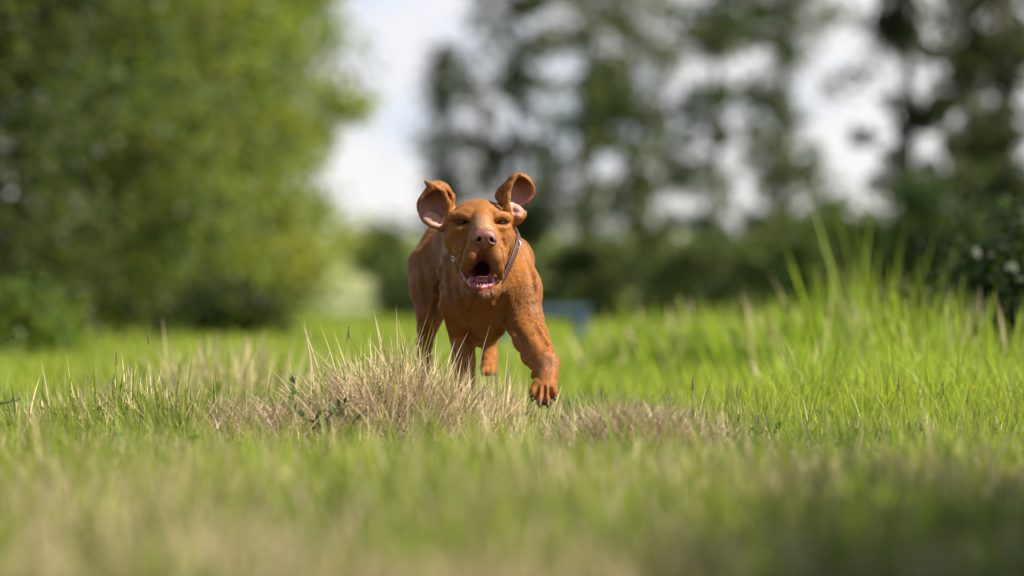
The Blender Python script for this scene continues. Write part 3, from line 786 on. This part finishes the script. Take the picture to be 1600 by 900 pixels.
# face folds: ridges then grooves
for pts, r in (([(704, 342), (712, 337), (724, 336), (734, 341)], 3), ([(771, 341), (779, 336), (788, 338), (794, 344)], 2.8),
               ([(705, 356), (716, 359), (730, 356)], 2.2), ([(774, 355), (784, 358), (794, 355)], 2.2),
               ([(706, 396), (716, 386), (724, 378)], 1.6)):
    groove(curve2(pts), r, .5, .008, 'add')
NOSE_Y = surf(757, 370)
print('nose', NOSE_Y, surf(757,340), surf(722,346), surf(738,405))
EYES = []
for cx_, cy_, hw in ((722, 347, 11.5), (783, 348, 10)):
    Y = surf(cx_, cy_)
    EYES.append((cx_, cy_, Y, hw))
    groove(curve2([(cx_-hw, cy_+2), (cx_-hw*.3, cy_-.8), (cx_+hw*.4, cy_-.6), (cx_+hw, cy_+1.6)]), 3.0, 1.4, .003)
for pts, r in (([(704, 396), (713, 387), (722, 378)], 1.4), ([(707, 406), (714, 398), (719, 391)], 1.3),
               ([(785, 374), (789, 385), (788, 397)], 1.4),
               ([(736, 348), (740, 358), (742, 366)], 1.5), ([(768, 348), (771, 358), (773, 366)], 1.5),
               ([(757, 388), (755, 394), (753, 402)], 1.5)):
    groove(curve2(pts), r, .6, .008)
# muscle lines of chest, shoulder and flank
for pts, r in (([(722, 470), (727, 495), (734, 534)], 7), ([(758, 472), (757, 494), (755, 522)], 9), ([(788, 460), (783, 482), (784, 500)], 7), ([(742, 476), (742, 512)], 6), ([(772, 478), (770, 508)], 5),
               ([(822, 408), (831, 430), (835, 458)], 2.6), ([(800, 505), (812, 520), (822, 540)], 2), ([(834, 505), (843, 522), (854, 540)], 2),
               ([(690, 372), (688, 410), (694, 470), (704, 520)], 2.6), ([(703, 425), (704, 460), (712, 510)], 2), ([(655, 400), (662, 440), (668, 480)], 3), ([(688, 440), (684, 470), (676, 500)], 3)):
    groove(curve2(pts), r, .75, .014)
for a, b in (((838, 608, 9.80, 1.3), (838, 622, 9.79, 1.5)), ((850, 604, 9.80, 1.3), (850, 628, 9.79, 1.5)), ((861, 608, 9.80, 1.3), (861, 622, 9.79, 1.5))):
    cone(a, b, .006, G, 'cut')

# gaps between the toes
for pts in ([(842, 604), (839, 614), (838, 626)], [(851, 602), (850, 614), (850, 632)], [(859, 604), (861, 614), (862, 626)]): groove(curve2(pts), 2.6, 1.0, .005)
# ---- ears: open bowls thrown back by the run
u = 9.99/FPX
EAR = []
def bowl(px, py, Y, r, R, n, cut, t=2.6, k=.006):
    c = P(px, py, Y); rr = np.array(r)*u
    fn, lo, hi = f_bowl(c, rr, R, t*u, cut*u, n)
    G.put(fn, lo, hi, k); EAR.append((c, rr, R))
# ear at the photograph's left
bowl(680, 320, 10.015, (25, 24, 36), rot(0, 18, 0), (0.22, -.80, -.55), 1.5, t=1.8)
cone((697, 350, 10.0, 8), (703, 332, 10.0, 7), .012, G)
chain([(700, 340, 9.995, 4.5), (701, 318, 9.985, 4), (693, 299, 9.98, 3.4), (680, 290, 9.974, 2.8)], .007, G)
chain([(704, 330, 10.025, 6), (705, 308, 10.03, 5.5), (696, 293, 10.03, 4)], .008, G)
cone((676, 289, 10.0, 4.5), (668, 285, 10.005, 4), .012, G)
ell((675, 341, 10.0), (15, 12, 5), k=.008, F=G)
chain([(664, 342, 9.998, 3.2), (674, 351, 9.995, 3.6), (690, 357, 9.99, 5)], .008, G)
# ear at the photograph's right
bowl(812, 296, 10.0, (21, 25, 25), rot(0, -14, 0), (-.05, -.92, -.38), 4, t=1.8)
chain([(798, 346, 9.99, 6), (793, 326, 9.98, 5.5), (792, 306, 9.975, 4.6), (796, 290, 9.973, 4), (804, 279, 9.972, 3.2), (814, 274, 9.972, 2.4)], .007, G)
chain([(785, 316, 10.02, 6), (780, 306, 10.03, 6), (784, 296, 10.025, 5), (792, 288, 10.01, 4)], .007, G)
chain([(799, 321, 9.995, 5.5), (810, 326, 9.99, 5), (818, 331, 9.99, 3)], .010, G)
chain([(800, 348, 9.995, 7), (809, 343, 9.99, 5.5), (817, 336, 9.99, 4)], .010, G)
ell((807, 337, 10.005), (13, 10, 13), k=.008, F=G)
LOBE = [((798, 321, 9.985, 5), (811, 328, 9.98, 6)), ((806, 330, 9.98, 5), (812, 333, 9.98, 3)), ((666, 336, 9.99, 7), (684, 346, 9.985, 7))]

V, Q = nets(G)
# keep the one continuous body
def biggest(V, Q):
    lab = np.arange(len(V))
    while True:
        m = lab[Q].min(1); new = lab.copy()
        np.minimum.at(new, Q.ravel(), np.repeat(m, 4)); new = new[new]
        if (new == lab).all(): break
        lab = new
    u_, c_ = np.unique(lab, return_counts=True); keep = lab == u_[c_.argmax()]
    mp_ = np.cumsum(keep)-1
    return V[keep], mp_[Q[keep[Q[:, 0]]]]
V, Q = biggest(V, Q)
# light smoothing
def relax(V, Q, n, f=.5):
    for _ in range(n):
        a = np.zeros_like(V); c = np.zeros(len(V))
        for i in range(4):
            for j in (1, 3):
                np.add.at(a, Q[:, i], V[Q[:, (i+j) % 4]]); np.add.at(c, Q[:, i], 1)
        V = V*(1-f)+f*a/np.maximum(c, 1)[:, None]
    return V
V = relax(V, Q, 2)
def vnorm(V, Q):
    n = np.cross(V[Q[:, 2]]-V[Q[:, 0]], V[Q[:, 3]]-V[Q[:, 1]])
    N = np.zeros_like(V)
    for i in range(4): np.add.at(N, Q[:, i], n)
    return N/(np.linalg.norm(N, axis=1)[:, None]+1e-12)
# muscle and skin relief, running down the body
N0 = vnorm(V, Q)
amp = np.where((V[:, 1] < 10.06) & (V[:, 2] > P(0, 466, 9.95)[2]), .25, 1.0)
rel = (vn(V[:, 0]+V[:, 1]*.6, V[:, 2]*.38, .016, 81)-.5)*1.5+(vn(V[:, 0]+V[:, 1]*.8, V[:, 2]*.45, .007, 82)-.5)*.6
V = V+N0*(amp*rel*.0019)[:, None]
# the thin ear leather flutters: soft irregular waves
pu = V[:, 0]/V[:, 1]*FPX+800; pw = 450-(V[:, 2]-EYE)/V[:, 1]*FPX
we = np.clip((np.where(pu < 745, 700-pu, pu-793)-2)/14, 0, 1)*np.clip((352-pw)/14, 0, 1)*np.clip((10.1-V[:, 1])/.02, 0, 1)
V[:, 0] += we*.0016*np.sin(V[:, 2]*105+1.3)
V[:, 2] += we*.0016*np.sin(V[:, 0]*110+V[:, 1]*70)
V[:, 1] += we*.0026*np.sin(V[:, 0]*90+V[:, 2]*100)

N = vnorm(V, Q)
px = V[:, 0]/V[:, 1]*FPX+800; py = 450-(V[:, 2]-EYE)/V[:, 1]*FPX   # handy plan of the skin, front view
def near(p, q, soft):
    """1 at the segment p-q, fading outwards"""
    fn, _, _ = f_cone(P(*p[:3]), P(*q[:3]), p[3]*p[2]/FPX, q[3]*q[2]/FPX)
    d = fn(V[:, 0], V[:, 1], V[:, 2])
    return np.clip(1-d/soft, 0, 1)
coat = np.array([.33, .132, .034]); C = np.tile(coat, (len(V), 1))
def blend(w_, c): 
    global C
    w_ = np.clip(w_, 0, 1)[:, None]; C = C*(1-w_)+np.array(c)*w_
# darker saddle of the back, paler throat, muzzle bridge greyer with a highlight painted in, lips darker
blend(.35*np.clip((V[:, 1]-10.25)/.3, 0, 1), (.25, .082, .02))
blend(.75*near((752, 350, 9.90, 8), (757, 361, 9.86, 11), .016), (.52, .33, .19))
blend(.75*near((742, 402, 9.86, 8), (730, 420, 9.89, 6), .02), (.20, .075, .038))  # dark lip pigment plus the nose's shadow, painted around the mouth
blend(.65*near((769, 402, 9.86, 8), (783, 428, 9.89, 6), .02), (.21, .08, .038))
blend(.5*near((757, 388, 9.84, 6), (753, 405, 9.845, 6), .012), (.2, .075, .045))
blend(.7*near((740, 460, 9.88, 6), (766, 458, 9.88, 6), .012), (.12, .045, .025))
for a, b in MOUTH: blend(1.3*near(a, b, .006), (.10, .018, .017))
for ex, ey, eY, hw in EYES:
    blend(1.15*near((ex-hw, ey+1.2, eY, 1.8), (ex+hw, ey+.9, eY, 1.8), .006), (.04, .018, .01))
for a, b in LOBE: blend(.95*near(a, b, .007)*(N[:, 1] < .1), (.52, .29, .23))
# ear linings
for c_, r_, R_ in EAR:
    fn, _, _ = f_ell(c_, r_, R_); d = fn(V[:, 0], V[:, 1], V[:, 2])
    rad = V-c_
    inn = (np.einsum('ij,ij->i', N, rad) < 0) & (np.abs(d) < .013)
    blend(inn*.95, (.54, .29, .25))
    blend(inn*.8*np.clip((V[:, 2]-c_[2]-.05*r_[2])/(r_[2]*.5), 0, 1), (.10, .048, .034))  # fur-brown towards the top, with the hood's shade painted into it
# paws: bare skin at knuckles
blend(.45*near((858, 566, 9.85, 12), (852, 575, 9.84, 8), .012), (.40, .20, .13))
blend(.8*near((840, 634, 9.82, 6), (862, 632, 9.82, 6), .006), (.05, .025, .02))
# bare skin grows no hair: ear linings, mouth, nose, eyelids
BARE = np.zeros(len(V))
for a, b in MOUTH: BARE = np.maximum(BARE, near(a, b, .004) > .3)
for a, b in LOBE: BARE = np.maximum(BARE, (near(a, b, .007) > .4)*(N[:, 1] < .1))
for ex, ey, eY, hw in EYES: BARE = np.maximum(BARE, near((ex-hw, ey+1, eY, 2), (ex+hw, ey+1, eY, 2), .005) > .3)
for c_, r_, R_ in EAR:
    fn, _, _ = f_ell(c_, r_, R_); d = fn(V[:, 0], V[:, 1], V[:, 2])
    BARE = np.maximum(BARE, (np.einsum('ij,ij->i', N, V-c_) < 0) & (np.abs(d) < .013))
BARE = np.maximum(BARE, near((750, 371, NOSE_Y, 10), (765, 372, NOSE_Y, 10), .004) > .2)
blend(1.2*near((748.5, 374, NOSE_Y, 4), (748.5, 374, NOSE_Y+.01, 4), .006), (.018, .008, .007)); blend(1.2*near((767.5, 375, NOSE_Y, 4), (767.5, 375, NOSE_Y+.01, 4), .006), (.018, .008, .007))

m_coat, nt, b = new_mat('short_russet_coat')
at = nt.nodes.new('ShaderNodeAttribute'); at.attribute_name = 'tint'
n1 = noise(nt, 34, 4); n2 = noise(nt, 420, 2)
r1 = nt.nodes.new('ShaderNodeMapRange'); r1.inputs[1].default_value = .3; r1.inputs[2].default_value = .7; r1.inputs[3].default_value = .87; r1.inputs[4].default_value = 1.12
nt.links.new(n1.outputs['Fac'], r1.inputs[0])
r2 = nt.nodes.new('ShaderNodeMapRange'); r2.inputs[1].default_value = .3; r2.inputs[2].default_value = .7; r2.inputs[3].default_value = .82; r2.inputs[4].default_value = 1.16
nt.links.new(n2.outputs['Fac'], r2.inputs[0])
mu = nt.nodes.new('ShaderNodeMath'); mu.operation = 'MULTIPLY'; nt.links.new(r1.outputs[0], mu.inputs[0]); nt.links.new(r2.outputs[0], mu.inputs[1])
vm = nt.nodes.new('ShaderNodeVectorMath'); vm.operation = 'SCALE'
nt.links.new(at.outputs['Color'], vm.inputs[0]); nt.links.new(mu.outputs[0], vm.inputs['Scale']); nt.links.new(vm.outputs[0], b.inputs['Base Color'])
b.inputs['Roughness'].default_value = .7; b.inputs['Specular IOR Level'].default_value = .1
b.inputs['Sheen Weight'].default_value = .25; b.inputs['Sheen Roughness'].default_value = .4; b.inputs['Sheen Tint'].default_value = (1, .7, .42, 1)
bp = nt.nodes.new('ShaderNodeBump'); bp.inputs['Strength'].default_value = .35; bp.inputs['Distance'].default_value = .0015
nt.links.new(n2.outputs['Fac'], bp.inputs['Height']); nt.links.new(bp.outputs[0], b.inputs['Normal'])

dog = bpy.data.objects.new('dog', None); COL.objects.link(dog)
dog.location = (P(745, 690, 10.2)[0], 10.2, 0)
tag(dog, 'large short-haired russet dog running towards the viewer, mouth open and one forepaw raised', 'dog')
BASE = np.array(dog.location)
def dpart(name, V, F, mat, parent=None, col=None):
    o = mesh_np(name, np.asarray(V)-BASE, F, mat, parent or dog, col=col)
    return o
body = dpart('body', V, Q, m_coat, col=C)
print('dog verts', len(V), V.min(0), V.max(0))

def blob(name, parts, mat, st=.0012, cuts=(), pad=.01, parent=None, n_relax=1):
    """small solid grown the same way: parts = list of (fn, lo, hi, k)"""
    lo = np.min([p[1] for p in parts], 0)-pad; hi = np.max([p[2] for p in parts], 0)+pad
    F = Field(*[np.arange(l, h, st) for l, h in zip(lo, hi)])
    for p in parts: F.put(*p)
    for p in cuts: F.put(*p, 'cut')
    v, q = nets(F); v = relax(v, q, n_relax)
    return dpart(name, v, q, mat, parent)
def pc(p, q, k): return (*f_cone(P(*p[:3]), P(*q[:3]), p[3]*p[2]/FPX, q[3]*q[2]/FPX), k)
def pe(p, r, k, R=None): return (*f_ell(P(*p), np.array([r[0], r[2], r[1]])*p[2]/FPX, R), k)

m_nose = simple_mat('nose_leather', (.19, .072, .058), .38, .3, 500, .5, .5)
yn = NOSE_Y
blob('nose', [pe((757.5, 367.5, yn+.011), (16.8, 10.5, 12), .004), pe((747, 374, yn+.011), (8.8, 10, 11.5), .008), pe((768.5, 375, yn+.011), (8.4, 10, 11.5), .008),
              pe((757.5, 380, yn+.012), (9, 10, 9.5), .008), pe((757.5, 372, yn+.011), (14, 11, 10), .006)], m_nose,
     cuts=[pc((748.5, 372.5, yn-.010, 2.8), (748.5, 374, yn+.008, 4.0), .003), pc((767.5, 373.5, yn-.010, 2.6), (767.5, 375, yn+.008, 3.8), .003),
           pc((739, 379, yn+.001, 1.3), (747.5, 376, yn-.006, 2.6), .003), pc((776, 380, yn+.001, 1.3), (768.5, 377, yn-.006, 2.6), .003), pc((757.6, 372, yn-.009, .6), (757.2, 390, yn-.003, .9), .004)])
m_eye = simple_mat('dark_eye', (.022, .010, .005), .08, .2, 60, .6)
for ex, ey, eY, hw in EYES: blob('eye', [pe((ex, ey+.4, eY+.0105), (7.5, 7.5, 7.5), .001)], m_eye)
m_pink = simple_mat('wet_tongue', (.42, .12, .13), .25, .3, 180, .6, .4)
m_gum = simple_mat('wet_gum', (.30, .075, .085), .22, .5, 260, .6, .6)
blob('tongue', [pc((752, 447, 9.90, 6), (752, 441, 9.95, 10), .008), pe((752, 439, 9.915), (15, 7.5, 18), .008), pe((760, 439, 9.92), (5, 6, 10), .006)], m_pink,
     cuts=[pc((750, 437, 9.89, 1), (751, 432, 9.96, 1.5), .006)])
gum_pts = [(721, 424, 9.935, 2.4), (729, 438, 9.908, 3.4), (738, 447, 9.884, 4), (752, 450, 9.874, 4.4), (765, 447, 9.884, 4), (774, 438, 9.908, 3.4), (781, 426, 9.935, 2.2)]
blob('gum', [pc(a, b_, .006) for a, b_ in zip(gum_pts[:-1], gum_pts[1:])]+[pe((737, 437, 9.90), (5, 6, 5), .005), pe((767, 434, 9.90), (5, 8, 5), .005), pe((744, 443, 9.885), (4, 3, 4), .005), pe((759, 443, 9.885), (4, 3, 4), .005)], m_gum)
m_tooth = simple_mat('tooth_enamel', (.50, .36, .28), .25, .2, 200, .5)
for tx, ty, tY, hh, rr in ((733, 442, 9.893, 7, 2.4), (770, 442, 9.893, 8, 2.4), (741, 446, 9.878, 4, 1.7), (746, 447.5, 9.873, 4, 1.8), (751, 448, 9.871, 4, 1.8), (756, 447.5, 9.873, 4, 1.8), (762, 446, 9.878, 4, 1.7)):
    blob('tooth', [pc((tx, ty, tY, rr), (tx, ty-hh, tY+.002, rr*.35), .001)], m_tooth, st=.0008, pad=.004)
m_claw = simple_mat('dark_claw', (.05, .03, .024), .55, .3, 200, .5)
for tx, ty, tY in ((832, 621, 9.818), (843.5, 631, 9.797), (856, 631, 9.797), (867, 620, 9.818)):
    blob('claw', [pc((tx, ty-4, tY, 3.2), (tx, ty+3, tY-.008, 2.2), .001), pc((tx, ty+3, tY-.008, 2.2), (tx, ty+7, tY-.006, .9), .001)], m_claw, st=.0008, pad=.004)
for dx in (-13, -4.5, 4.5, 13):
    blob('claw', [pc((735+dx, 690, 9.923+abs(dx)*.0012, 2.4), (735+dx, 694, 9.91+abs(dx)*.0012, 1), .001)], m_claw, st=.0008, pad=.004)

# ---- collar: a loose strap round the neck
def strap(name, pts, half, thick, mat, nrm_c, parent=None, closed=True, n=96):
    pts = np.array([P(*p) for p in pts]); m = len(pts)
    t = np.linspace(0, m if closed else m-1, n, endpoint=not closed)
    L = []
    for s in t:
        i = int(math.floor(s)); f = s-i
        g = lambda q: pts[q % m] if closed else pts[min(max(q, 0), m-1)]
        p0, p1, p2, p3 = g(i-1), g(i), g(i+1), g(i+2)
        L.append(.5*((2*p1)+(-p0+p2)*f+(2*p0-5*p1+4*p2-p3)*f*f+(-p0+3*p1-3*p2+p3)*f**3))
    L = np.array(L)
    T = np.roll(L, -1, 0)-np.roll(L, 1, 0) if closed else np.gradient(L, axis=0)
    T /= np.linalg.norm(T, axis=1)[:, None]
    Rd = L-np.asarray(nrm_c); Rd -= T*np.einsum('ij,ij->i', Rd, T)[:, None]; Rd /= np.linalg.norm(Rd, axis=1)[:, None]
    B = np.cross(T, Rd)
    prof = [(-1, -1), (-1, 1), (-.8, 1.4), (.8, 1.4), (1, 1), (1, -1)]
    k = len(prof)
    v = np.concatenate([L[:, None]+B[:, None]*np.array([a*half for a, _ in prof])[None, :, None]+Rd[:, None]*np.array([c*thick for _, c in prof])[None, :, None]]).reshape(-1, 3)
    f = []
    for i in range(n if closed else n-1):
        for j in range(k):
            f.append([i*k+j, ((i+1) % n)*k+j, ((i+1) % n)*k+(j+1) % k, i*k+(j+1) % k])
    return dpart(name, v, f, mat, parent)
m_leather = simple_mat('collar_leather', (.075, .032, .026), .45, .4, 150, .5, .5)
m_metal = simple_mat('collar_metal', (.7, .66, .6), .25, .1, 60); m_metal.node_tree.nodes['Principled BSDF'].inputs['Metallic'].default_value = 1
cpts = [(808, 381, 10.02), (801, 403, 9.99), (790, 427, 9.975), (775, 449, 9.968), (754, 458, 9.97), (734, 447, 9.985), (719, 422, 10.0), (708, 396, 10.02), (702, 368, 10.09), (722, 344, 10.16), (755, 338, 10.2), (788, 346, 10.16), (808, 362, 10.08)]
collar = strap('collar', cpts, .0092, .0024, m_leather, P(752, 395, 10.06))
strap('buckle', [(805.5, 380, 10.02), (809.5, 376, 10.025), (813, 381, 10.022), (809, 388, 10.016)], .0022, .0012, m_metal, P(809, 382, 10.02), collar, n=20)
strap('ring', [(706, 403, 10.0), (708, 401, 9.99), (710, 405, 9.985), (708, 408, 9.99)], .0009, .0009, m_metal, P(708, 404, 9.99), collar, n=16)
# ---------------------------------------------------------------- short coat: hairs lying along the body
def grow_coat(n, seed=91):
    r = np.random.default_rng(seed)
    a = V[Q]; area = np.linalg.norm(np.cross(a[:, 2]-a[:, 0], a[:, 3]-a[:, 1]), axis=1)*.5
    fur = BARE[Q].max(1) < .5
    wgt = area*fur*np.where(a[:, 0, 1] < 10.25, 1.0, .45)*np.where(N[Q[:, 0], 1] < .35, 1, .35)
    k = r.choice(len(Q), n, p=wgt/wgt.sum())
    u_, v_ = r.random((n, 1)), r.random((n, 1)); q = Q[k]
    W = [(1-u_)*(1-v_), u_*(1-v_), u_*v_, (1-u_)*v_]
    p = sum(w_*V[q[:, i]] for i, w_ in enumerate(W)); nn = sum(w_*N[q[:, i]] for i, w_ in enumerate(W)); c = sum(w_*C[q[:, i]] for i, w_ in enumerate(W))
    nn /= np.linalg.norm(nn, axis=1)[:, None]
    nose = P(757, 372, 9.84)
    head = np.clip((p[:, 2]-P(0, 450, 10)[2])/.03, 0, 1)*np.clip((10.12-p[:, 1])/.05, 0, 1)
    leg = np.clip((.31-p[:, 2])/.05, 0, 1)
    fl = np.tile(np.array([0, .55, -.75]), (n, 1))
    fl = fl*(1-leg[:, None])+np.array([0, .12, -1.])*leg[:, None]
    away = p-nose; away /= np.linalg.norm(away, axis=1)[:, None]
    fl = fl*(1-head[:, None])+away*head[:, None]
    s = np.sin(p[:, 0]*190+np.sin(p[:, 2]*140)*1.5)+np.sin(p[:, 2]*230+p[:, 1]*170)
    fl[:, 0] += .12*s; fl += r.normal(size=(n, 3))*.11
    t = fl-nn*np.einsum('ij,ij->i', fl, nn)[:, None]; t /= np.linalg.norm(t, axis=1)[:, None]+1e-9
    lift = (.16+.22*r.random(n))[:, None]
    L = (np.where(np.maximum(head, leg) > .4, .006, .010)*(.6+.7*r.random(n)))[:, None]
    d1 = t+nn*lift*1.3; d1 /= np.linalg.norm(d1, axis=1)[:, None]; d2 = t+nn*lift*.45; d2 /= np.linalg.norm(d2, axis=1)[:, None]
    sd_ = np.cross(t, nn); w_ = (.00062*(.7+.6*r.random(n)))[:, None]
    b0 = p-nn*.0004; b1 = b0+d1*L*.5; b2 = b1+d2*L*.5
    HV = np.stack([b0-sd_*w_, b0+sd_*w_, b1-sd_*w_*.8, b1+sd_*w_*.8, b2], 1).reshape(-1, 3)
    F_ = (np.arange(n)[:, None, None]*5+np.array([(0, 1, 3), (0, 3, 2), (2, 3, 4)])[None]).reshape(-1, 3)
    tone = (.82+.30*r.random(n)+.05*s)[:, None]
    cc = np.stack([c*tone*.92, c*tone*.92, c*tone, c*tone, c*tone*1.12], 1).reshape(-1, 3)
    o = mesh_np('coat_hair', HV-BASE, F_, m_hair, dog, smooth=False, col=cc); o['kind'] = 'stuff'
m_hair = leaf_mat('coat_hair', .15, .48, (1.1, 1, .9), .30)
grow_coat(150000)
